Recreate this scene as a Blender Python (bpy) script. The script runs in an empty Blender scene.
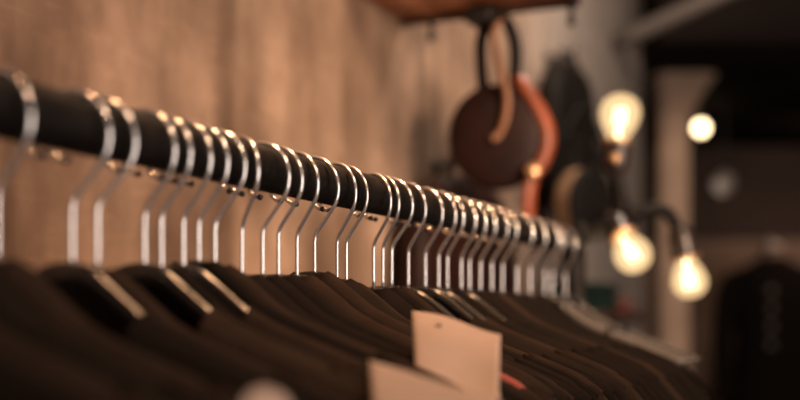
import bpy, bmesh, math, random
from mathutils import Vector, Matrix
random.seed(7)
C = bpy.context.scene.collection
F = 1111.0; HOR = 320.0; CAMZ = 1.426
RX = -0.522; SL = 0.45
TH = math.atan(SL)                      # the rail runs TH to the right of straight ahead
CT, ST = math.cos(TH), math.sin(TH)
RAILZ = CAMZ + 0.124; RAILR = 0.0185

def at(px, py, Y):
    return Vector(((px-400)/F*Y, Y, CAMZ + (HOR-py)/F*Y))
def wpt(s, u, z):                       # s along the rail, u away from the wall, z up
    return Vector((RX + s*ST + u*CT, s*CT - u*ST, z))

# ------------------------------------------------------------------ materials
def mat(name, col, rough=0.5, metal=0.0, spec=0.5, noise=0.0, nscale=40.0, bump=0.0, bscale=200.0, sheen=0.0, coat=0.0, stretch=None):
    m = bpy.data.materials.new(name); m.use_nodes = True
    nt = m.node_tree; b = nt.nodes['Principled BSDF']
    b.inputs['Base Color'].default_value = (*col, 1); b.inputs['Roughness'].default_value = rough
    b.inputs['Metallic'].default_value = metal; b.inputs['Specular IOR Level'].default_value = spec
    if sheen: b.inputs['Sheen Weight'].default_value = sheen
    if coat: b.inputs['Coat Weight'].default_value = coat; b.inputs['Coat Roughness'].default_value = .08
    tc = nt.nodes.new('ShaderNodeTexCoord'); src = tc.outputs['Object']
    if stretch:
        mp = nt.nodes.new('ShaderNodeMapping'); mp.inputs['Scale'].default_value = stretch
        nt.links.new(src, mp.inputs['Vector']); src = mp.outputs['Vector']
    if noise:
        n = nt.nodes.new('ShaderNodeTexNoise'); n.inputs['Scale'].default_value = nscale; n.inputs['Detail'].default_value = 4
        r = nt.nodes.new('ShaderNodeValToRGB')
        r.color_ramp.elements[0].position = .3; r.color_ramp.elements[1].position = .7
        r.color_ramp.elements[0].color = (*[c*(1-noise) for c in col], 1)
        r.color_ramp.elements[1].color = (*[min(1, c*(1+noise)) for c in col], 1)
        nt.links.new(src, n.inputs['Vector']); nt.links.new(n.outputs['Fac'], r.inputs['Fac'])
        nt.links.new(r.outputs['Color'], b.inputs['Base Color'])
    if bump:
        n2 = nt.nodes.new('ShaderNodeTexNoise'); n2.inputs['Scale'].default_value = bscale
        bp = nt.nodes.new('ShaderNodeBump'); bp.inputs['Strength'].default_value = bump; bp.inputs['Distance'].default_value = .002
        nt.links.new(src, n2.inputs['Vector']); nt.links.new(n2.outputs['Fac'], bp.inputs['Height'])
        nt.links.new(bp.outputs['Normal'], b.inputs['Normal'])
    return m

def emit(name, col, k):
    m = bpy.data.materials.new(name); m.use_nodes = True
    nt = m.node_tree; nt.nodes.remove(nt.nodes['Principled BSDF'])
    e = nt.nodes.new('ShaderNodeEmission'); e.inputs['Color'].default_value = (*col, 1); e.inputs['Strength'].default_value = k
    nt.links.new(e.outputs[0], nt.nodes['Material Output'].inputs['Surface'])
    return m

def glow_glass(name, col, k, fac):
    m = emit(name, col, k); nt = m.node_tree
    e = [n for n in nt.nodes if n.type == 'EMISSION'][0]
    t = nt.nodes.new('ShaderNodeBsdfTransparent'); mx = nt.nodes.new('ShaderNodeMixShader')
    mx.inputs[0].default_value = fac
    nt.links.new(t.outputs[0], mx.inputs[1]); nt.links.new(e.outputs[0], mx.inputs[2])
    nt.links.new(mx.outputs[0], nt.nodes['Material Output'].inputs['Surface'])
    return m

def plaster():
    m = bpy.data.materials.new('mottled_plaster'); m.use_nodes = True
    nt = m.node_tree; b = nt.nodes['Principled BSDF']; L = nt.links
    b.inputs['Roughness'].default_value = .85; b.inputs['Specular IOR Level'].default_value = .2
    tc = nt.nodes.new('ShaderNodeTexCoord')
    def noise(scale, stretch, detail=4, off=0):
        mp = nt.nodes.new('ShaderNodeMapping'); mp.inputs['Scale'].default_value = stretch; mp.inputs['Location'].default_value = (off, off*.7, off*.3)
        n = nt.nodes.new('ShaderNodeTexNoise'); n.inputs['Scale'].default_value = scale; n.inputs['Detail'].default_value = detail
        L.new(tc.outputs['Object'], mp.inputs[0]); L.new(mp.outputs[0], n.inputs['Vector']); return n.outputs['Fac']
    def ramp(f, p0, p1, c0, c1):
        r = nt.nodes.new('ShaderNodeValToRGB'); e = r.color_ramp.elements
        e[0].position = p0; e[1].position = p1; e[0].color = (*c0, 1); e[1].color = (*c1, 1)
        L.new(f, r.inputs[0]); return r.outputs[0]
    def mix(a, c, f=1.0, mode='MULTIPLY'):
        x = nt.nodes.new('ShaderNodeMix'); x.data_type = 'RGBA'; x.blend_type = mode
        if isinstance(f, float): x.inputs[0].default_value = f
        else: L.new(f, x.inputs[0])
        L.new(a, x.inputs[6]); L.new(c, x.inputs[7]); return x.outputs[2]
    base = ramp(noise(2.6, (1, 1, .8), 5), .38, .64, (.185, .125, .090), (.44, .305, .22))
    streak = ramp(noise(5.5, (1.6, 1, .16), 3, 3.1), .36, .64, (.60, .58, .56), (1.12, 1.12, 1.12))
    fine = ramp(noise(22, (1, 1, .7), 6, 1.7), .3, .7, (.86, .85, .84), (1.1, 1.1, 1.1))
    blotch = ramp(noise(4.2, (1.3, 1.3, 1.0), 5, 8.3), .36, .62, (.66, .62, .60), (1.12, 1.11, 1.10))
    crack = ramp(noise(7.5, (1, 1, .045), 2, 6.1), .32, .40, (.62, .60, .58), (1, 1, 1))
    scratch = ramp(noise(26, (.5, .5, 2.2), 4, 2.2), .56, .72, (1, 1, 1), (1.16, 1.15, 1.14))
    tan = mix(mix(mix(mix(mix(base, streak), fine), blotch), crack), scratch)
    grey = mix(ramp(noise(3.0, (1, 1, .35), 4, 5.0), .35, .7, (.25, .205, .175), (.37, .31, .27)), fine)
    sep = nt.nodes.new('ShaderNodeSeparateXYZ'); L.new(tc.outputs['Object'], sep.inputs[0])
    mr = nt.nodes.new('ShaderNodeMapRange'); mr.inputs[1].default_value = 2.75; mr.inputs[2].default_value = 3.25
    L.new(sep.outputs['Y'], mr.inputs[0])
    col = mix(tan, grey, mr.outputs[0], 'MIX')  # plaster blends from tan to grey towards its far end
    L.new(col, b.inputs['Base Color'])
    bp = nt.nodes.new('ShaderNodeBump'); bp.inputs['Strength'].default_value = .35; bp.inputs['Distance'].default_value = .004
    L.new(noise(14, (1, 1, .6), 6, .4), bp.inputs['Height']); L.new(bp.outputs[0], b.inputs['Normal'])
    return m

M = {}
M['chrome'] = mat('chrome_wire', (.84, .80, .78), .22, .84)
M['pipe'] = mat('black_iron_pipe', (.008, .006, .005), .55, 0, .14, .5, 30, .6, 90)
M['hanger'] = mat('black_lacquer', (.014, .010, .008), .22, 0, .7)
M['sheen_hanger'] = mat('painted_sheen', (.065, .052, .043), .38, 0, .5)  # reflections on the black far-end bars, put into a lighter base colour
M['black'] = mat('black_cotton', (.0062, .0043, .0034), .95, 0, .06, .2, 30, .5, 900)
M['charcoal'] = mat('charcoal_cotton', (.0095, .0066, .0050), .95, 0, .06, .2, 30, .5, 900)
M['brown'] = mat('dark_brown_cotton', (.0175, .0108, .0076), .95, 0, .06, .2, 30, .5, 900)
M['red'] = mat('dark_red_cotton', (.16, .028, .018), .8, 0, .25, .2, 30, .5, 900, .1)
M['grey'] = mat('grey_cotton', (.13, .11, .10), .8, 0, .25, .2, 30, .5, 900, .1)
M['green'] = mat('dark_green_cotton', (.008, .020, .014), .9, 0, .2, .2, 30)
M['paper'] = mat('cream_paper', (.26, .20, .168), .8, 0, .2, .08, 25)
M['ink'] = mat('eyelet_dark', (.18, .13, .1), .6)
M['leather'] = mat('dark_leather', (.018, .006, .004), .55, 0, .18, .35, 18, .4, 120)
M['blackleather'] = mat('black_leather', (.0075, .0055, .0045), .6, 0, .12, .3, 18, .4, 120)
M['redleather'] = mat('red_brown_leather', (.24, .052, .017), .35, 0, .5, .25, 18, .3, 120)
M['tanleather'] = mat('tan_leather', (.27, .12, .06), .5, 0, .4, .2, 18)
M['piping'] = mat('tan_piping', (.33, .20, .12), .5, 0, .4, .2, 18)
M['brass'] = mat('brass', (.80, .48, .27), .3, .75)
M['wood'] = mat('red_wood', (.50, .19, .08), .45, 0, .4, .35, 6, .2, 60, 0, 0, (8, 1, 8))
M['darkwood'] = mat('dark_wood', (.05, .026, .018), .5, 0, .4, .3, 8)
M['iron'] = mat('dark_iron', (.02, .016, .014), .5, 0, .4)
M['bakelite'] = mat('bakelite', (.03, .02, .017), .3, 0, .5)
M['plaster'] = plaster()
M['darkwall'] = mat('dark_paint', (.040, .027, .022), .8, 0, .2, .2, 3)
M['dado'] = mat('brown_panelling', (.16, .105, .075), .7, 0, .2, .25, 3)
M['colplaster'] = mat('tan_plaster', (.40, .27, .19), .8, 0, .2, .2, 5)
M['floor'] = mat('dark_floorboards', (.10, .06, .04), .5, 0, .4, .3, 4, 0, 1, 0, 0, (1, 8, 1))
M['ceil'] = mat('dark_ceiling_paint', (.012, .0085, .007), .95, 0, .05, .2, 3)
M['tin'] = mat('dull_metal', (.15, .125, .11), .5, .3)
M['steel'] = mat('pale_metal', (.55, .5, .46), .35, .8)
M['filament'] = emit('lit_filament', (1.0, .66, .32), 40)
M['bulbglass'] = glow_glass('lit_bulb_glass', (1.0, .66, .33), 1.18, .85)
M['globe'] = emit('lit_globe', (1.0, .74, .42), 9)

# ------------------------------------------------------------------ geometry helpers
def obj(name, bm, m, parent=None, smooth=True, sharp=None):
    me = bpy.data.meshes.new(name); bmesh.ops.recalc_face_normals(bm, faces=bm.faces)
    bm.to_mesh(me); bm.free()
    if smooth:
        me.polygons.foreach_set('use_smooth', [True]*len(me.polygons))
        if sharp: me.set_sharp_from_angle(angle=math.radians(sharp))
    me.materials.append(m)
    o = bpy.data.objects.new(name, me); C.objects.link(o)
    if parent: o.parent = parent
    return o
def tag(o, label=None, cat=None, group=None, kind=None):
    if label: o['label'] = label
    if cat: o['category'] = cat
    if group: o['group'] = group
    if kind: o['kind'] = kind
    return o
def thing(name, label, cat, loc=(0, 0, 0), rz=0, group=None):
    o = bpy.data.objects.new(name, None); C.objects.link(o); o.empty_display_size = .05
    o.location = loc; o.rotation_euler = (0, 0, rz)
    return tag(o, label, cat, group)

def ring_sweep(bm, rings, caps=True, closed=False):
    vs = [[bm.verts.new(p) for p in r] for r in rings]
    n = len(vs[0]); m = len(vs)
    for i in range(m if closed else m-1):
        a, b = vs[i], vs[(i+1) % m]
        for j in range(n):
            bm.faces.new((a[j], a[(j+1) % n], b[(j+1) % n], b[j]))
    if caps and not closed:
        bm.faces.new(vs[0][::-1]); bm.faces.new(vs[-1])
def frames(pts, up=None):
    out = []; n = len(pts); prev = None
    for i in range(n):
        t = (pts[min(i+1, n-1)] - pts[max(i-1, 0)]).normalized()
        if prev is None:
            ref = Vector(up) if up else (Vector((0, 0, 1)) if abs(t.z) < .9 else Vector((1, 0, 0)))
        else: ref = prev if not up else Vector(up)
        a = ref - t*ref.dot(t)
        if a.length < 1e-5: a = prev if prev else Vector((1, 0, 0))
        a.normalize(); prev = a
        out.append((t, a, t.cross(a)))
    return out
def tube(bm, pts, r, n=12, caps=True):
    pts = [Vector(p) for p in pts]; R = r if isinstance(r, (list, tuple)) else [r]*len(pts)
    rings = [[p + (a*math.cos(2*math.pi*k/n) + b*math.sin(2*math.pi*k/n))*q for k in range(n)]
             for p, q, (t, a, b) in zip(pts, R, frames(pts))]
    ring_sweep(bm, rings, caps)
def ribbon(bm, pts, w, th, up):
    """flat strap: width w across, thickness th along 'up' normal"""
    pts = [Vector(p) for p in pts]
    rings = [[p + a*th/2 + b*w/2, p + a*th/2 - b*w/2, p - a*th/2 - b*w/2, p - a*th/2 + b*w/2] for p, (t, a, b) in zip(pts, frames(pts, up))]
    ring_sweep(bm, rings)
def spline(pts, k=8):
    pts = [Vector(p) for p in pts]; P = [pts[0]*2-pts[1]] + pts + [pts[-1]*2-pts[-2]]; out = []
    for i in range(1, len(P)-2):
        p0, p1, p2, p3 = P[i-1:i+3]
        for j in range(k):
            t = j/k
            out.append(.5*((2*p1) + (p2-p0)*t + (2*p0-5*p1+4*p2-p3)*t*t + (3*p1-p0-3*p2+p3)*t**3))
    return out + [pts[-1]]
def lathe(bm, prof, org=(0, 0, 0), axis=(0, 0, 1), n=28):
    ax = Vector(axis).normalized(); ref = Vector((1, 0, 0)) if abs(ax.x) < .8 else Vector((0, 1, 0))
    a = (ref - ax*ref.dot(ax)).normalized(); b = ax.cross(a); o = Vector(org)
    rings = [[o + ax*h + (a*math.cos(2*math.pi*k/n) + b*math.sin(2*math.pi*k/n))*max(r, 1e-4) for k in range(n)] for r, h in prof]
    ring_sweep(bm, rings)
def box(bm, lo, hi, bev=0.0, mtx=None):
    r = bmesh.ops.create_cube(bm, size=1); vs = r['verts']
    for v in vs:
        v.co = Vector([(l+h)/2 + c*(h-l) for l, h, c in zip(lo, hi, v.co)])
    if bev:
        es = list({e for v in vs for e in v.link_edges})
        q = bmesh.ops.bevel(bm, geom=es, offset=bev, segments=2, affect='EDGES', profile=.5)
        vs = list({v for f in q['faces'] for v in f.verts} | {v for v in vs if v.is_valid})
    if mtx:
        for v in vs: v.co = mtx @ v.co
def ball(bm, c, r, sc=(1, 1, 1), n=16):
    q = bmesh.ops.create_uvsphere(bm, u_segments=n, v_segments=n//2+2, radius=r)
    for v in q['verts']: v.co = Vector(c) + Vector([a*b for a, b in zip(v.co, sc)])
def interp(tab, x):
    if x <= tab[0][0]: return tab[0][1]
    for (a, p), (b, q) in zip(tab, tab[1:]):
        if x <= b:
            return p + (q-p)*(x-a)/(b-a)
    return tab[-1][1]

# ------------------------------------------------------------------ the room
RZ = -TH                                                     # local x = u (away from wall), local y = s (along rail)
WALLU = -0.385
def placed(o, s, u, z): o.location = wpt(s, u, z); o.rotation_euler = (0, 0, RZ); return o
WEND = 3.92*1.0966
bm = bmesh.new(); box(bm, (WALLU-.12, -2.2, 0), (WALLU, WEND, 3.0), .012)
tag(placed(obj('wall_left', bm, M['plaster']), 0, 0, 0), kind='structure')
bm = bmesh.new(); box(bm, (-3.2, -2.6, -.1), (4.0, 6.3, 0)); tag(obj('floor', bm, M['floor']), kind='structure')
bm = bmesh.new(); box(bm, (-3.2, -2.6, 3.0), (4.0, 6.3, 3.1)); tag(obj('ceiling', bm, M['ceil']), kind='structure')
bm = bmesh.new(); box(bm, (-.2, 6.0, 0), (4.0, 6.15, 3.0)); tag(obj('wall_back', bm, M['darkwall']), kind='structure')
bm = bmesh.new(); box(bm, (3.6, -2.6, 0), (3.75, 6.0, 3.0)); tag(obj('wall_right', bm, M['darkwall']), kind='structure')
bm = bmesh.new(); box(bm, (-3.2, -2.6, 0), (4.0, -2.45, 3.0)); tag(obj('wall_front', bm, M['darkwall']), kind='structure')
bm = bmesh.new(); box(bm, (.9, 5.96, 0), (3.6, 6.0, CAMZ+.43), .005); tag(obj('trim_1', bm, M['dado']), kind='structure')
# pilaster past the end of the plaster wall, with a flaring head below a dark soffit
pc = at(672, 320, 4.3)
prof = [(0, .058), (2.14, .058), (2.21, .064), (2.28, .085), (2.36, .12)]
bm = bmesh.new()
ring_sweep(bm, [[Vector((pc.x + dx*q + (max(0, q-.058)*.5), pc.y + dy*q, z)) for dx, dy in
     ((-1, -.7), (-.7, -1), (.7, -1), (1, -.7), (1, .7), (.7, 1), (-.7, 1), (-1, .7))] for z, q in prof])
tag(obj('column', bm, M['colplaster'], smooth=False), kind='structure')
bm = bmesh.new(); box(bm, (.88, 3.75, 2.36), (3.6, 5.96, 3.0), .01); tag(obj('soffit_beam', bm, M['ceil']), kind='structure')

# ------------------------------------------------------------------ the clothes rail
S0, S1 = .52*1.0966, 1.755*1.0966
rail = thing('clothes_rail', 'black iron pipe clothes rail holding the row of hangers beside the plaster wall', 'clothes rail', wpt(S0, 0, RAILZ), RZ)
bm = bmesh.new(); n = 60
tube(bm, [(0, (S1-S0)*i/n, 0) for i in range(n+1)], RAILR, 28)
obj('pipe', bm, M['pipe'], rail)
for y, sg in ((0.0, -1), (S1-S0, 1)):
    bm = bmesh.new()
    tube(bm, spline([(0, y-.002*sg, 0), (0, y+.008*sg, 0), (0, y+.022*sg, -.009), (0, y+.028*sg, -.03), (0, y+.028*sg, -.08), (0, y+.028*sg, -.8), (0, y+.028*sg, .01-RAILZ)], 6), RAILR*1.02, 20)
    obj('post', bm, M['pipe'], rail)
    bm = bmesh.new(); lathe(bm, [(0, 0), (.13, 0), (.13, .008), (.026, .014), (.026, .05), (0, .05)], (0, y+.028*sg, .0-RAILZ), (0, 0, 1)); obj('foot', bm, M['pipe'], rail)

# ------------------------------------------------------------------ hangers
# height of the shoulder line above the camera, against distance from the neck (m)
SH = [(0, .0365), (.008, .0362), (.016, .0345), (.024, .0305), (.033, .0240), (.047, .0130), (.060, .003), (.080, -.0075), (.10, -.0155),
      (.12, -.023), (.16, -.038), (.20, -.054), (.212, -.060), (.225, -.070)]
def shz(t): return interp(SH, abs(t)) + CAMZ - RAILZ        # relative to rail centre
def hook_path():
    R, cz = .029, -.009
    pts = [Vector((-.0160, 0, -.0205)), Vector((-.021, 0, -.0200))]
    for a in range(192, -41, -8):
        pts.append(Vector((R*math.cos(math.radians(a)), 0, cz + R*math.sin(math.radians(a)))))
    b = Vector((.004, 0, -.049)); e = Vector((.004, 0, -.096)); p = pts[-1]
    d1 = (b-p).normalized(); d2 = (e-b).normalized()
    for q in (.4, .7): pts.append(p.lerp(b - d1*.007, q))
    A, B = b - d1*.007, b + d2*.007
    for i in range(7):
        t = i/6; pts.append(A*(1-t)**2 + b*2*t*(1-t) + B*t*t)
    pts += [b + d2*.02, b + d2*.034, e]
    return pts
bm = bmesh.new(); hp = hook_path()
tube(bm, hp, .0017, 12)
hook0 = obj('hook', bm, M['chrome']); hook_mesh = hook0.data; bpy.data.objects.remove(hook0)
bm = bmesh.new(); ball(bm, hp[0], .0026, n=12)
t0_ = obj('tip', bm, M['hanger']); tip_mesh = t0_.data; bpy.data.objects.remove(t0_)
def bar_mesh(tmax, k=1.0):
    bm = bmesh.new(); rings = []; N = 72
    for i in range(N+1):
        t = -tmax + 2*tmax*i/N
        z = shz(t); d = .004
        sl = (shz(t+d) - shz(t-d))/(2*d)
        nrm = Vector((-sl, 0, 1)).normalized()
        hub = math.exp(-(t/.022)**2)
        w = (.0052 + .0015*hub)*k; h = (.0062 + .003*hub)*k
        e = min(1.0, (tmax-abs(t))/.006 + .35); w *= e; h *= e
        top = Vector((t, 0, z))
        rings.append([top + Vector((0, w*math.sin(a), 0)) + nrm*(h*(math.cos(a)-1)) for a in [2*math.pi*k/16 for k in range(16)]])
    ring_sweep(bm, rings)
    return bm
b0 = obj('shoulder_bar', bar_mesh(.206), M['hanger']); bar_data = b0.data; bpy.data.objects.remove(b0)
b0 = obj('shoulder_bar', bar_mesh(.206), M['sheen_hanger']); sheen_bar = b0.data; bpy.data.objects.remove(b0)
b0 = obj('hub', bar_mesh(.037, 1.22), M['hanger']); hub_data = b0.data; bpy.data.objects.remove(b0)

# neck of each hanger in the photograph: picture column of the shank, width from shank to the right edge of the hook
HK = [(-104, 0), (-52, 0), (-3, 37), (72, 40), (97, 41), (145, 32), (162, 31), (184, 29), (199, 31), (215, 32), (244, 17), (263, 28), (279, 25),
      (298, 22), (315, 25), (338, 20), (347, 22), (374.6, 18), (384, 17), (392, 22), (409, 18), (426, 18), (439, 18), (448, 17), (462, 15),
      (470, 17), (481, 16), (492, 17), (503, 15), (517, 17), (530, 17), (545, 15), (553, 12), (566, 11)]
ORD = 'first second third fourth fifth sixth seventh eighth ninth tenth eleventh twelfth thirteenth fourteenth fifteenth sixteenth seventeenth eighteenth'.split()
def neckY(px): return .5184/(SL - (px-400)/F)
def hook_yaw(px, diff):
    if not diff: return 0.1
    Y = neckY(px); tr = (px-400)/F
    best = (9, 0)
    for k in range(-30, 46):
        a = TH + math.radians(k)
        g = .027*F/Y*(math.cos(a) + tr*math.sin(a))
        best = min(best, (abs(g-diff), k))
    return math.radians(-best[1])
ns = len(HK)
# how far each hanger sits up (+) or down (-) on its shank, mm
DZ = {-3: -1, 97: -3, 145: 3, 162: 1, 184: 4, 199: 8, 215: 6, 244: 0, 263: 1, 279: 2, 298: 3, 315: 7, 338: 2, 347: -1, 374.6: -4, 384: -2, 392: -1, 409: -3, 439: -2, 462: -3, 492: -2, 530: -3, 566: 1}
def drop(px): return DZ.get(px, 0)*.001
def where(i, noun):
    j = i-2                                                 # index among the hooks in the frame
    nvis = ns-2
    if j < 0: return None
    if j == 0: return '%s cut by the left picture edge' % noun
    if j < 16: return "%s %s from the rail's near end" % (ORD[j], noun)
    k = nvis-1-j
    return ("last %s at the rail's far end" % noun) if k == 0 else "%s %s from the rail's far end" % (ORD[k], noun)
S = [neckY(px)*1.0966 for px, _ in HK]
hangers = []
for i, (px, diff) in enumerate(HK):
    w = where(i, 'one')
    look = 'wide open' if diff >= 40 else ('narrow turned' if diff and diff <= 17 else 'round')
    if w is None: lab = 'black hanger out past the left picture edge, %s' % ('nearest the camera' if i == 0 else 'just before the first hook in view')
    else: lab = ('grey' if px >= 545 else 'black') + ' hanger with %s chrome hook, %s' % (look, w)
    h = thing('clothes_hanger', lab, 'hanger', wpt(S[i], 0, RAILZ), RZ, 'chrome hook hangers along the rail')
    hk = bpy.data.objects.new('hook', hook_mesh); C.objects.link(hk); hk.parent = h
    hk.rotation_euler = (0, 0, hook_yaw(px, diff)); tag(hk, 'chrome wire hook')
    tp = bpy.data.objects.new('tip', tip_mesh); C.objects.link(tp); tp.parent = hk; tag(tp, 'black ball tip')
    sb = bpy.data.objects.new('shoulder_bar', bar_data if px < 545 else sheen_bar); C.objects.link(sb); sb.parent = h; sb.location = (0, 0, drop(px))
    if px >= 545:
        hb = bpy.data.objects.new('hub', hub_data); C.objects.link(hb); hb.parent = h; hb.location = (0, 0, drop(px) + .0012); tag(hb, 'black hub')
    hangers.append(h)

# ------------------------------------------------------------------ shirts on the hangers
def collar(g, NK, DF, DB, width, mk):
    bm = bmesh.new(); pts = []
    for side in (-1, 1):
        for k in range(17):
            t = (-NK + 2*NK*k/16)*(-side)
            q = min(1, abs(t)/NK); dep = DF if side < 0 else DB
            z = shz(NK) + .0022 - dep*math.sqrt(max(0, 1-q**2.4))
            s = side*width(t, (1-q)*NK*.8, side)*(0 if q > .999 else 1)
            pts.append(Vector((t, s, z)))
    seen = [pts[0]]
    for p in pts[1:]:
        if (p-seen[-1]).length > .001: seen.append(p)
    tube(bm, seen, .0022, 8); obj('collar', bm, M[mk], g)

def garment(i):
    gb = (S[i]-S[i-1])*.47 if i else .02
    ga = (S[i+1]-S[i])*.47 if i < ns-1 else .02
    fw, bw = min(gb, .025), min(ga, .025)
    rng = random.Random(100+i)
    ph = [rng.uniform(0, 6.28) for _ in range(6)]
    px = HK[i][0]
    strap = px >= 545
    mk = rng.choice(['black', 'black', 'charcoal', 'brown', 'black'])
    if i < 8: mk = ['brown', 'charcoal', 'brown', 'black', 'brown', 'brown', 'black', 'brown'][i]
    if px in (215, 298, 315): mk = 'brown'
    op = px in (72, 145, 184, 409, 426, 439, 462)              # wide round neck that shows the hanger, or a closed collar
    NK = .061 if op else .017; DF, DB = (.085, .022) if op else (.004, .003); TM = .222; ZB = -.72
    T = sorted(set([round(-TM + 2*TM*k/56, 5) for k in range(57)] + [-NK, NK]))
    rows = 26
    def width(t, d, side):
        m = fw if side < 0 else bw
        base = .0068 + (m-.0068)*(1-math.exp(-d/.009))*.96 if m > .0068 else m
        fold = .5+.5*math.sin(t*38 + ph[0] + d*5*side) * .6 + .35*math.sin(t*83 + ph[1] + side)
        a = min(1, d/.09)
        e = min(1.0, (TM-abs(t))/.03)
        return max(.0015, min(m, base*(1 - .32*a + .32*a*fold)))*(.25+.75*e)
    kind = 'camisole' if strap else 'shirt'
    w = where(i, 'hanger')
    col = {'black': 'black', 'charcoal': 'charcoal', 'brown': 'dark brown'}[mk]
    spec = ' with dark red sleeves' if px == 298 else (' with grey sleeves' if px == 263 else '')
    if w is None:
        lab = 'blurred %s %s nearest the camera, %s' % (col, kind, 'filling the lower left corner' if i == 0 else 'second one in from the lower left corner')
    else:
        hw = 'on the ' + w
        lab = '%s %s%s %s' % (col, kind, spec, hw)
    g = thing(kind, lab, 'shirt' if kind == 'shirt' else 'camisole', wpt(S[i], 0, RAILZ + drop(px)), RZ, 'dark clothes hanging along the rail')
    bm = bmesh.new()
    for side in (-1, 1):
        cols = []
        for t in T:
            a = abs(t)
            if strap:
                top = -.165 + .02*math.cos(t*14) ; d0 = .03
                if a > .17: top -= (a-.17)*.9
            elif a >= NK - 1e-6:
                top = shz(t) + .0022; d0 = 0
            else:
                q = a/NK
                dep = DF if side < 0 else DB
                top = shz(NK) + .0022 - dep*math.sqrt(max(0, 1-q**2.4)); d0 = (1-q)*NK*.8
            colv = []
            for r in range(rows+1):
                f = (r/rows)**1.9
                z = top + (ZB-top)*f
                d = d0 + (top - z)
                s = side*width(t, d, side)
                if r == 0 and d0 == 0: s = 0
                elif d < .006 and not strap: s *= min(1, math.sqrt(d/.006)*1.0) if d > 0 else 0
                colv.append(bm.verts.new((t, s, z)))
            cols.append(colv)
        for a_, b_ in zip(cols, cols[1:]):
            for r in range(rows):
                bm.faces.new((a_[r], a_[r+1], b_[r+1], b_[r]))
    bmesh.ops.remove_doubles(bm, verts=bm.verts, dist=.0002)
    obj('body', bm, M[mk], g)
    if strap:
        for sx in (-1, 1):
            bm = bmesh.new()
            t0 = sx*.098
            pts = spline([(t0, -.005, -.155), (t0, -.0085, shz(t0)-.02), (t0, -.005, shz(t0)+.002), (t0, .005, shz(t0)+.002), (t0, .0085, shz(t0)-.02), (t0, .005, -.155)], 5)
            tube(bm, pts, .0022, 6); obj('shoulder_strap', bm, M[mk], g)
        return g
    # collar rib of the open necks
    if op: collar(g, NK, DF, DB, width, mk)
    # short sleeves falling from the shoulder ends
    sm = M['red'] if px == 298 else (M['grey'] if px == 263 else M[mk])
    for sx in (-1, 1):
        bm = bmesh.new(); rings = []
        for k in range(13):
            q = k/12
            # upper edge follows the shoulder then drops
            up = Vector((.150 + .128*q, 0, 0)); up.z = (shz(up.x) if up.x < .2 else shz(.2) - (up.x-.2)*.55 - (max(0, up.x-.2))**1.5*2.2) + .0045
            lo = Vector((.165 + .045*q, 0, -.235 - .10*q))
            c = (up+lo)/2; ax = (up-lo)/2
            hwf = min(fw, .0125); hwb = min(bw, .0125)
            ring = []
            for j in range(20):
                a = 2*math.pi*j/20
                s = math.sin(a); y = (hwb if s > 0 else hwf)*abs(s)**.75*(1 if s > 0 else -1)
                y *= .80 + .2*math.sin(5*a+ph[2]+q*3)
                p = c + ax*math.cos(a); ring.append(Vector((sx*p.x, y, p.z)))
            rings.append(ring)
        ring_sweep(bm, rings); o = obj('sleeve', bm, sm, g)
        if spec: tag(o, spec.replace(' with ', '').replace('sleeves', 'sleeve'))
    return g
shirts = [garment(i) for i in range(ns)]

# ------------------------------------------------------------------ paper tags among the shirts
def sheet(name, label, corners, sag=.004, hole=True, rnd=.0, group='cream paper tags on the clothes'):
    TL, TR, BL, BR = [at(*c) for c in corners]
    t = thing(name, label, 'tag', (BL+BR)/2, 0, group)
    org = (BL+BR)/2
    nrm = (TR-TL).cross(BL-TL).normalized()
    if nrm.y > 0: nrm = -nrm
    bm = bmesh.new(); N, Mr = 16, 16; top = []
    grid = []
    for j in range(Mr+1):
        row = []
        for i in range(N+1):
            a, b = i/N, j/Mr
            if rnd:
                a2 = .5 + (a-.5)*(1 if b > rnd else math.sqrt(max(.0, 1-((rnd-b)/rnd)**2))*.97+.03)
            else: a2 = a
            p = (TL*(1-a2)+TR*a2)*(1-b) + (BL*(1-a2)+BR*a2)*b
            p = p + nrm*sag*(math.sin(a*5+b*2)*.6 + math.sin(b*6.5)*1.0) - org
            row.append(p)
        grid.append(row)
    for off in (0,):
        vs = [[bm.verts.new(p) for p in r] for r in grid]
        for j in range(Mr):
            for i in range(N):
                bm.faces.new((vs[j][i], vs[j+1][i], vs[j+1][i+1], vs[j][i+1]))
    o = obj('paper', bm, M['paper'], t)
    md = o.modifiers.new('thick', 'SOLIDIFY'); md.thickness = .0006
    if hole:
        bm = bmesh.new(); c = grid[3][5] + nrm*.0008
        lathe(bm, [(.0012, -.0004), (.0024, -.0004), (.0024, .0006), (.0012, .0006), (.0012, -.0004)], c, nrm, 16)
        tag(obj('eyelet', bm, M['ink'], t), 'small dark eyelet')
    return t
sheet('swing_tag', 'large cream paper tag standing up between the dark shirts', [(412, 311, .86), (501, 332, .82), (417, 408, .735), (497, 416, .71)])
sheet('swing_tag', 'cream paper tag with sloping top edge just in front of the large one', [(369, 361, .70), (486, 396, .655), (376, 452, .60), (490, 470, .555)], .0006, False)
sheet('swing_tag', 'blurred rounded cream tag cut off by the bottom picture edge', [(238, 385, .52), (294, 387, .545), (238, 450, .475), (294, 452, .50)], .001, False, .6)

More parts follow.
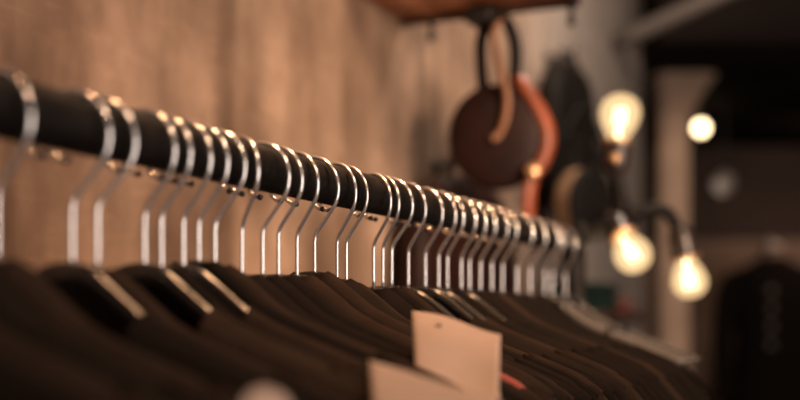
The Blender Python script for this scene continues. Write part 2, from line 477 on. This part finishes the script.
# ------------------------------------------------------------------ shelf above with round bag on its end
SC = at(431, 22, 2.08)                                      # far corner of the shelf by the wall
shelf = thing('wall_shelf', 'red wooden shelf in a dark iron frame high on the plaster wall', 'shelf', (SC.x, SC.y, SC.z), RZ)
W = .275
bm = bmesh.new()
for k in range(4):
    box(bm, (-.06+(W+.06)*k/4+.001, -.27, .008), (-.06+(W+.06)*(k+1)/4-.001, -.012, .03), .002)
obj('board', bm, M['wood'], shelf)
bm = bmesh.new(); box(bm, (-.06, -.012, -.004), (W, .0, .034), .002); obj('end_rail', bm, M['darkwood'], shelf)
bm = bmesh.new(); box(bm, (W, -.27, -.004), (W+.012, 0, .034), .002); obj('front_rail', bm, M['darkwood'], shelf)
for x in (.004, W-.004):
    bm = bmesh.new(); tube(bm, [(x, -.006, 0), (x, -.006, -.030)], .0055, 10); ball(bm, (x, -.006, -.032), .008, n=10); obj('peg', bm, M['iron'], shelf)
bm = bmesh.new(); box(bm, (.085, -.05, -.022), (.135, .006, .006), .004)
tube(bm, spline([(.115, 0, -.015), (.115, .016, -.025), (.115, .03, -.022), (.115, .034, -.006)], 5), .004, 8); obj('bag_hook', bm, M['iron'], shelf)

def bag(name, label, c, R, th, yaw, mface, mrim, sx=1.0, group=None, mpipe=None):
    """round bag: two domed faces and a gusset; local y is its axis"""
    b = thing(name, label, 'bag', c, yaw, group)
    for sgn, nm in ((-1, 'front_panel'), (1, 'back_panel')):
        bm = bmesh.new()
        prof = [(R, sgn*th*.5), (R*.985, sgn*(th*.5+.003)), (R*.9, sgn*(th*.5+.007)), (R*.6, sgn*(th*.5+.012)), (R*.3, sgn*(th*.5+.014)), (0, sgn*(th*.5+.0145))]
        lathe(bm, prof, (0, 0, 0), (0, 1, 0), 40)
        o = obj(nm, bm, mface, b); o.scale = (sx, 1, 1)
    bm = bmesh.new(); lathe(bm, [(R, -th*.5), (R*1.01, -th*.3), (R*1.012, 0), (R*1.01, th*.3), (R, th*.5)], (0, 0, 0), (0, 1, 0), 40)
    o = obj('gusset', bm, mrim, b); o.scale = (sx, 1, 1)
    for sgn in (-1, 1):
        bm = bmesh.new(); n = 48
        pts = [Vector((R*1.0*math.cos(2*math.pi*k/n), sgn*th*.5, R*1.0*math.sin(2*math.pi*k/n))) for k in range(n+1)]
        tube(bm, pts, .0035, 8); o = obj('edge_piping', bm, mpipe or mrim, b); o.scale = (sx, 1, 1)
    return b
bc = at(498, 138, 2.03)
yaw1 = math.radians(-12)
b1 = bag('round_bag', 'round dark leather bag with red brown side strap hanging from the wooden shelf', bc, .090, .05, yaw1, M['leather'], M['leather'], .95)
def loc(b, px, py, Y):                                      # world point in the bag's own frame
    r = Matrix.Rotation(-b.rotation_euler.z, 4, 'Z'); return r @ (at(px, py, Y) - b.location)
bm = bmesh.new(); ribbon(bm, spline([loc(b1, *q) for q in [(486, 102, 2.02), (482, 75, 2.015), (481, 45, 2.01), (487, 24, 2.01), (497, 17, 2.02), (508, 24, 2.03), (515, 45, 2.04), (515, 68, 2.05), (512, 98, 2.06)]], 8), .022, .004, (0.3, 1, 0))
obj('strap', bm, M['blackleather'], b1)
bm = bmesh.new(); ribbon(bm, spline([loc(b1, *q) for q in [(502, 20, 1.985), (494, 30, 1.985), (496, 52, 1.98), (503, 78, 1.975), (507, 98, 1.975), (505, 118, 1.975), (499, 134, 1.98), (492, 139, 1.98)]], 8), .0125, .004, (0.2, 1, 0))
tag(obj('tie_strap', bm, M['tanleather'], b1), 'tan tie strap across the face')
bm = bmesh.new(); ribbon(bm, spline([loc(b1, *q) for q in [(519, 76, 2.0), (525, 86, 1.99), (537, 104, 1.985), (547, 124, 1.985), (549, 143, 1.985), (543, 162, 1.985), (533, 176, 1.985), (529, 196, 1.985), (528, 222, 1.99)]], 8), .024, .004, (-.5, 1, 0))
tag(obj('side_strap', bm, M['redleather'], b1), 'red brown leather side strap')
bm = bmesh.new(); c = loc(b1, 533, 171, 1.972)
lathe(bm, [(0, 0), (.014, 0), (.015, .004), (.010, .009), (0, .011)], c, (0.2, -1, .35), 20); tag(obj('stud', bm, M['brass'], b1), 'brass stud')

# dark bags hung on the wall behind the rail
def wall_px(px, py, u):                                     # point at distance u from the rail line seen at that pixel
    t = (px-400)/F; Y = (RX/1.0 + u/CT)/(t-SL); return at(px, py, Y)
def soft_bag(name, label, px, ptop, wid, hei, dep, m, group, flat=.6):
    top = wall_px(px, ptop, WALLU + .012 + dep/2)
    b = thing(name, label, 'bag', top - Vector((0, 0, hei)), RZ, group)
    bm = bmesh.new(); rings = []
    for k in range(21):
        q = k/20; z = hei*q
        e = (1-abs(2*q-1)**4.5)**.5 if q > .5 else (1-abs(2*q-1)**6)**.5
        e = max(e, .06); wv = wid/2*e*(1.0-.10*q)
        dv = dep/2*(e**.6)*(1-.25*q)
        rings.append([Vector((dv*abs(math.cos(a))**flat*(1 if math.cos(a) >= 0 else -1), wv*abs(math.sin(a))**flat*(1 if math.sin(a) >= 0 else -1), z)) for a in [2*math.pi*j/28 for j in range(28)]])
    ring_sweep(bm, rings); obj('body', bm, m, b)
    bm = bmesh.new(); n = 24
    pk = [Vector((dep/2*.95 + .012*math.sin(math.pi*min(1, max(0, k/n))), (-.32+.64*k/n)*wid, hei*.42 - hei*.0)) for k in range(n+1)]
    box(bm, (dep/2*.7, -wid*.33, hei*.10), (dep/2+.015, wid*.33, hei*.46), .012); obj('front_pocket', bm, m, b)
    bm = bmesh.new(); ribbon(bm, spline([(0, -wid*.16, hei*.95), (0, -wid*.12, hei*1.04), (-dep*.2, 0, hei*1.08), (0, wid*.12, hei*1.04), (0, wid*.16, hei*.95)], 6), .016, .004, (0, 0, 1)); obj('handle', bm, m, b)
    hz = top.z + .045*hei; rot = Matrix.Rotation(RZ, 3, 'Z')
    off = WALLU + .001 - ((top.x-RX)*CT - top.y*ST)
    w = thing('wall_hook', 'dark iron wall hook carrying the ' + {'backpack': 'black leather backpack', 'tote_bag': 'dark brown leather tote'}[name], 'hook', (top.x, top.y, hz), RZ, 'wall hooks for the bags')
    bm = bmesh.new(); lathe(bm, [(0, 0), (.018, 0), (.018, .005), (0, .006)], (off, 0, 0), (1, 0, 0), 18); obj('plate', bm, M['iron'], w)
    bm = bmesh.new(); tube(bm, spline([(off+.003, 0, 0), (off*.4, 0, -.004), (.004, 0, -.002), (.014, 0, .014)], 6), .0045, 10); ball(bm, (.014, 0, .015), .007, n=10); obj('prong', bm, M['iron'], w)
    return b, top
b2, _ = soft_bag('backpack', 'black leather backpack hung on the wall behind the upright lit bulb', 569, 62, .42, .40, .10, M['blackleather'], 'dark bags on the plaster wall')
b3, _ = soft_bag('tote_bag', 'dark brown leather tote hung on the wall behind the far hooks', 464, 175, .58, .52, .10, M['leather'], 'dark bags on the plaster wall', .5)
b4c = wall_px(584, 204, WALLU + .15)
b4 = bag('round_bag', 'small round black bag with tan gusset beside the lower bulb', b4c, .088, .05, math.radians(38), M['blackleather'], M['piping'], .9, None, M['blackleather'])
bm = bmesh.new(); ribbon(bm, spline([(-.05, 0, .08), (-.06, 0, .16), (0, .0, .24), (.06, 0, .16), (.05, 0, .08)], 8), .016, .004, (0, 1, 0)); obj('strap', bm, M['blackleather'], b4)

# ------------------------------------------------------------------ pipe lamp with three bulbs
LY = 1.93
lj = at(620, 216, LY)
lamp = thing('pipe_lamp', 'black iron pipe wall lamp with three bare bulbs past the end of the rail', 'lamp', lj, RZ)
def ll(px, py, Y=LY): return Matrix.Rotation(TH, 4, 'Z') @ (at(px, py, Y) - lj)
def dist_to_wall():
    # u of the junction
    return (lj.x - RX)*CT - lj.y*ST
UJ = dist_to_wall()
re_ = Matrix.Rotation(TH, 4, 'Z') @ (wpt(S1+.05, -.005, RAILZ+.012) - lj)
bm = bmesh.new(); tube(bm, spline([re_, re_.lerp(Vector((0, 0, 0)), .5) + Vector((0, 0, -.006)), (0, 0, 0)], 8), .0115, 16); obj('mounting_pipe', bm, M['pipe'], lamp)
bm = bmesh.new(); lathe(bm, [(0, 0), (.019, 0), (.0205, .012), (.019, .026), (.013, .03), (0, .03)], re_, -re_); obj('clamp', bm, M['pipe'], lamp)
bm = bmesh.new(); ball(bm, (0, 0, 0), .0185, n=18)
for ax in ((1, 0, 0), (-1, 0, 0), (0, 0, 1), (0, .3, 1)):
    lathe(bm, [(.0155, 0), (.0165, .02), (.0165, .03), (.012, .031)], (0, 0, 0), ax, 18)
obj('junction', bm, M['pipe'], lamp)
BULB = [(0, -.044), (.013, -.043), (.0135, -.034), (.0145, -.028), (.018, -.020), (.0235, -.011), (.028, 0), (.0300, .010), (.0288, .0205), (.0245, .0295), (.017, .036), (.009, .0392), (0, .040)]
def bulb_unit(base, center, pipe_pts, knob=None, scale=1.0):
    """socket and pipe arm; bulb itself is a thing of its own screwed in the socket"""
    ax = (center - base).normalized()
    a = bpy.data.objects.new('lamp_arm', None)
    bm = bmesh.new(); tube(bm, spline(pipe_pts, 6), .0115, 14); o = obj('arm', bm, M['pipe'], lamp)
    bm = bmesh.new()
    lathe(bm, [(0, -.052), (.014, -.050), (.0195, -.045), (.0225, -.03), (.0232, -.006), (.024, 0), (.024, .004), (.0145, .004)], base, ax, 22); sk = obj('socket', bm, M['bakelite'], lamp)
    bm = bmesh.new(); lathe(bm, [(.0165, .003), (.0255, .003), (.0255, .009), (.0165, .009)], base, ax, 22); tag(obj('collar_ring', bm, M['brass'], sk), 'brass collar ring')
    if knob:
        bm = bmesh.new(); k = base - ax*.026; lathe(bm, [(.003, 0), (.003, .022), (.0055, .0225), (.0085, .026), (.0092, .031), (.0075, .036), (0, .0385)], k, knob, 16); tag(obj('switch_key', bm, M['brass'], sk), 'brass switch key')
def bulb(label, base, center, k=1.0):
    ax = (center-base).normalized()
    R = Matrix.Rotation(-TH, 4, 'Z')
    wc = lj + R @ center; wax = (R.to_3x3() @ ax)
    t = thing('light_bulb', label, 'light bulb', wc, 0, 'lit bare bulbs of the pipe lamp')
    bm = bmesh.new(); lathe(bm, [(r*k, h*k) for r, h in BULB], (0, 0, -.0), wax, 32); tag(obj('glass', bm, M['bulbglass'], t), 'glowing cream glass')
    bm = bmesh.new()
    rf = [Vector((math.cos(a)*.0085, math.sin(a)*.0085, .022 if k % 2 else -.004)) for k, a in enumerate([2*math.pi*k/9 for k in range(10)])]
    q = wax.to_track_quat('Z', 'Y').to_matrix()
    tube(bm, [q @ p for p in rf], .0016, 6); tube(bm, [q @ Vector((0, 0, -.035)), q @ Vector((0, 0, -.005))], .003, 8)
    tag(obj('filament', bm, M['filament'], t), 'white hot filament')
c1, d1 = ll(619.5, 121), ll(616.5, 155); base1 = c1 + (d1-c1).normalized()*.043
bulb_unit(base1, c1, [Vector((0, 0, 0)), Vector((0, 0, .03)), base1 - (c1-base1).normalized()*.045], Vector((.2, -1, 0)))
bulb('lit bare bulb standing upright on top of the pipe lamp', base1, c1, 1.16)
c2, d2 = ll(630, 250, LY-.06), ll(617, 228, LY-.02); base2 = c2 + (d2-c2).normalized()*.036
bulb_unit(base2, c2, [Vector((0, 0, 0)), ll(612, 219), base2 - (c2-base2).normalized()*.045], Vector((-.95, -.62, -.12)))
bulb('lit bare bulb hanging tilted beside the end of the rail', base2, c2, 1.04)
c3, d3 = ll(688.5, 275), ll(684, 251); base3 = c3 + (d3-c3).normalized()*.036
bulb_unit(base3, c3, [Vector((0, 0, 0)), ll(634, 214), ll(652, 209), ll(668, 213), ll(676, 226), base3 - (c3-base3).normalized()*.045])
bulb('lit bare bulb pointing down from the curved arm, lowest of the pipe lamp', base3, c3)

# ------------------------------------------------------------------ farther room
g = at(701, 128, 4.9)
t = thing('pendant_lamp', 'small round glowing pendant lamp far back in the dark room', 'lamp', g)
bm = bmesh.new(); ball(bm, (0, 0, 0), .028, n=20); obj('globe', bm, M['globe'], t)
bm = bmesh.new(); lathe(bm, [(.012, .034), (.02, .036), (.02, .06), (.006, .07), (0, .07)], (0, 0, 0)); obj('cap', bm, M['iron'], t)
bm = bmesh.new(); tube(bm, [(0, 0, .066), (0, 0, 2.36-g.z)], .003, 8); obj('cord', bm, M['iron'], t)
g = at(725, 181, 4.6)
t = thing('spotlight', 'dull unlit metal spotlight below the glowing pendant lamp', 'lamp', g)
bm = bmesh.new(); lathe(bm, [(0, -.05), (.03, -.05), (.038, -.02), (.045, .055), (.041, .055), (.03, -.01), (0, -.012)], (0, 0, 0), (-.35, -.8, -.35), 24); obj('shade', bm, M['steel'], t)
bm = bmesh.new(); tube(bm, spline([(0, .02, .02), (.01, .05, .07), (.01, .05, .2), (.01, .05, 2.36-g.z)], 5), .008, 10); obj('stem', bm, M['iron'], t)
bm = bmesh.new(); a, b = at(640, 32, 3.6), at(735, -12, 3.4)
d = (b-a)
tube(bm, [a - d*.35, a, a.lerp(b, .5), b, b+d*1.2], .028, 14)
tag(obj('ceiling_duct', bm, M['tin']), 'dull metal duct slanting under the dark ceiling at upper right', 'duct')

# dress form with a black jacket
fc = at(772, 320, 5.4)
t = thing('dress_form', 'dress form with pale neck cap wearing the black jacket in the far corner', 'dress form', (fc.x, fc.y, 0), 0)
top = CAMZ + (320-246)/F*5.4
bm = bmesh.new()
def torso(prof, n=32):
    b = bmesh.new()
    ring_sweep(b, [[Vector((w*abs(math.cos(a))**.8*(1 if math.cos(a) >= 0 else -1), d*math.sin(a), z)) for a in [2*math.pi*k/n for k in range(n)]] for z, w, d in prof]); return b
H = top
obj('torso', torso([(H-.78, .13, .10), (H-.70, .165, .12), (H-.55, .13, .10), (H-.45, .12, .095), (H-.30, .15, .115), (H-.18, .16, .10), (H-.12, .13, .075), (H-.085, .06, .055), (H-.04, .05, .05), (H-.01, .05, .05)]), M['dado'], t)
bm = bmesh.new(); lathe(bm, [(0, H-.012), (.053, H-.012), (.053, H), (.03, H+.012), (.012, H+.016), (.014, H+.03), (0, H+.036)], (0, 0, 0)); tag(obj('neck_cap', bm, M['steel'], t), 'pale neck cap')
bm = bmesh.new(); tube(bm, [(0, 0, .05), (0, 0, H-.75)], .018, 14); obj('pole', bm, M['iron'], t)
bm = bmesh.new(); lathe(bm, [(0, 0), (.19, 0), (.19, .015), (.05, .04), (.02, .06), (0, .06)], (0, 0, 0), n=36); obj('base', bm, M['iron'], t)
j = thing('jacket', 'black jacket with pale buttons on the dress form in the far corner', 'jacket', (fc.x, fc.y, H-.85), 0)
q = .85
obj('body', torso([(q-1.0, .24, .17), (q-.8, .215, .155), (q-.55, .18, .135), (q-.42, .175, .13), (q-.28, .20, .145), (q-.17, .205, .13), (q-.11, .165, .10), (q-.075, .085, .075), (q-.055, .07, .068)]), M['black'], j)
for sx in (-1, 1):
    bm = bmesh.new()
    tube(bm, spline([(sx*.165, 0, q-.15), (sx*.215, -.01, q-.22), (sx*.245, -.03, q-.40), (sx*.255, -.06, q-.60), (sx*.25, -.09, q-.76)], 6), [.05+.012*math.sin(min(1, k/6)*1.57) - .0009*k for k in range(25)], 18); obj('sleeve', bm, M['black'], j)
for k in range(4):
    bm = bmesh.new(); lathe(bm, [(0, 0), (.016, 0), (.016, .006), (0, .009)], (-.05, -.136-.004*(k == 0), q-.22-.085*k), (-.15, -1, .1), 16); tag(obj('button', bm, M['tin'], j), 'pale metal button')

# ledge on the plaster wall with folded clothes behind the far hangers
lp = wall_px(552, 312, WALLU)
lg = thing('wall_ledge', 'small dark wooden ledge on the plaster wall beneath the round brown bag', 'shelf', lp, RZ)
bm = bmesh.new(); box(bm, (.001, -.22, -.03), (.20, .22, 0), .004); obj('board', bm, M['darkwood'], lg)
for y in (-.16, .16):
    bm = bmesh.new(); box(bm, (.001, y-.008, -.14), (.012, y+.008, -.03), .002); box(bm, (.001, y-.008, -.045), (.15, y+.008, -.031), .002); obj('bracket', bm, M['iron'], lg)
def folded(label, y, m, z, h, dx=0):
    t = thing('folded_shirt', label, 'folded shirt', lp + Matrix.Rotation(RZ, 3, 'Z') @ Vector((.105+dx, y, z)), RZ, 'folded shirts on the wall ledge')
    for k in range(2):
        bm = bmesh.new(); box(bm, (-.085, -.085, .0005+h*k/2), (.085, .085, h*(k+1)/2-.0005), h*.22); obj('fold', bm, m, t)
folded('dark green folded shirt on the wall ledge behind the far hangers', -.09, M['green'], 0, .075)
folded('dark red folded shirt on the wall ledge behind the far hangers', .10, M['red'], 0, .035)

# ------------------------------------------------------------------ light
def area(name, loc, aim, size, power, col, shape='DISK', sy=None):
    l = bpy.data.lights.new(name, 'AREA'); l.energy = power; l.color = col; l.shape = shape; l.size = size
    if sy: l.size_y = sy
    o = bpy.data.objects.new(name, l); C.objects.link(o); o.location = loc
    o.rotation_euler = (Vector(aim)-Vector(loc)).to_track_quat('-Z', 'Y').to_euler()
    return o
def spot(name, loc, aim, ang, blend, rad, power, col):
    l = bpy.data.lights.new(name, 'SPOT'); l.energy = power; l.color = col; l.spot_size = math.radians(ang); l.spot_blend = blend; l.shadow_soft_size = rad
    o = bpy.data.objects.new(name, l); C.objects.link(o); o.location = loc
    o.rotation_euler = (Vector(aim)-Vector(loc)).to_track_quat('-Z', 'Y').to_euler(); return o
spot('track_spot', (.10, 1.10, 2.85), (-.02, 1.12, CAMZ), 50, 1.0, .14, 185, (1.0, .53, .27))
spot('wall_fill', (.95, .75, 1.93), (-.08, 2.0, CAMZ+.10), 56, 1.0, .12, 100, (1.0, .66, .42))  # added fill that brightens the middle of the wall, no real lamp
area('high_warm_fill', (.02, 2.06, CAMZ+.93), (-.15, 1.2, CAMZ), .46, 2.5, (1.0, .64, .40))  # unseen warm source added above the shelf for glints on the hangers
area('shop_lamp', (.8, .3, 2.85), (-.2, 1.3, CAMZ), .5, 22, (1.0, .66, .44))
area('window_light', (2.3, -1.6, 1.5), (.0, 1.4, CAMZ+.2), 3.4, 118, (1.0, .85, .76), 'RECTANGLE', 2.4)
area('far_wall_fill', (.75, 2.3, 2.75), (.42, 3.1, 2.15), .3, 18, (1.0, .80, .64))  # made-up source, brightens the far grey end of the wall
area('back_fill', (2.2, 5.0, 2.3), (2.0, 6.2, 1.6), .4, 6, (1.0, .68, .50))  # added fill to lift the dark back of the room
w = bpy.data.worlds.new('World'); bpy.context.scene.world = w; w.use_nodes = True
w.node_tree.nodes['Background'].inputs[0].default_value = (.05, .038, .03, 1); w.node_tree.nodes['Background'].inputs[1].default_value = .5

# ------------------------------------------------------------------ camera
cam = bpy.data.cameras.new('camera'); co = bpy.data.objects.new('camera', cam); C.objects.link(co)
co.location = (0, 0, CAMZ); co.rotation_euler = (math.pi/2, 0, 0)
cam.sensor_width = 36; cam.lens = 36*F/800; cam.shift_y = (HOR-200)/800
cam.clip_start = .02; cam.dof.use_dof = True; cam.dof.focus_distance = 1.02; cam.dof.aperture_fstop = 2.1; cam.dof.aperture_blades = 0
sc = bpy.context.scene; sc.camera = co
sc.view_settings.view_transform = 'Standard'; sc.view_settings.look = 'None'; sc.view_settings.gamma = 1
sc.view_settings.use_curve_mapping = False; sc.view_settings.exposure = 0.0
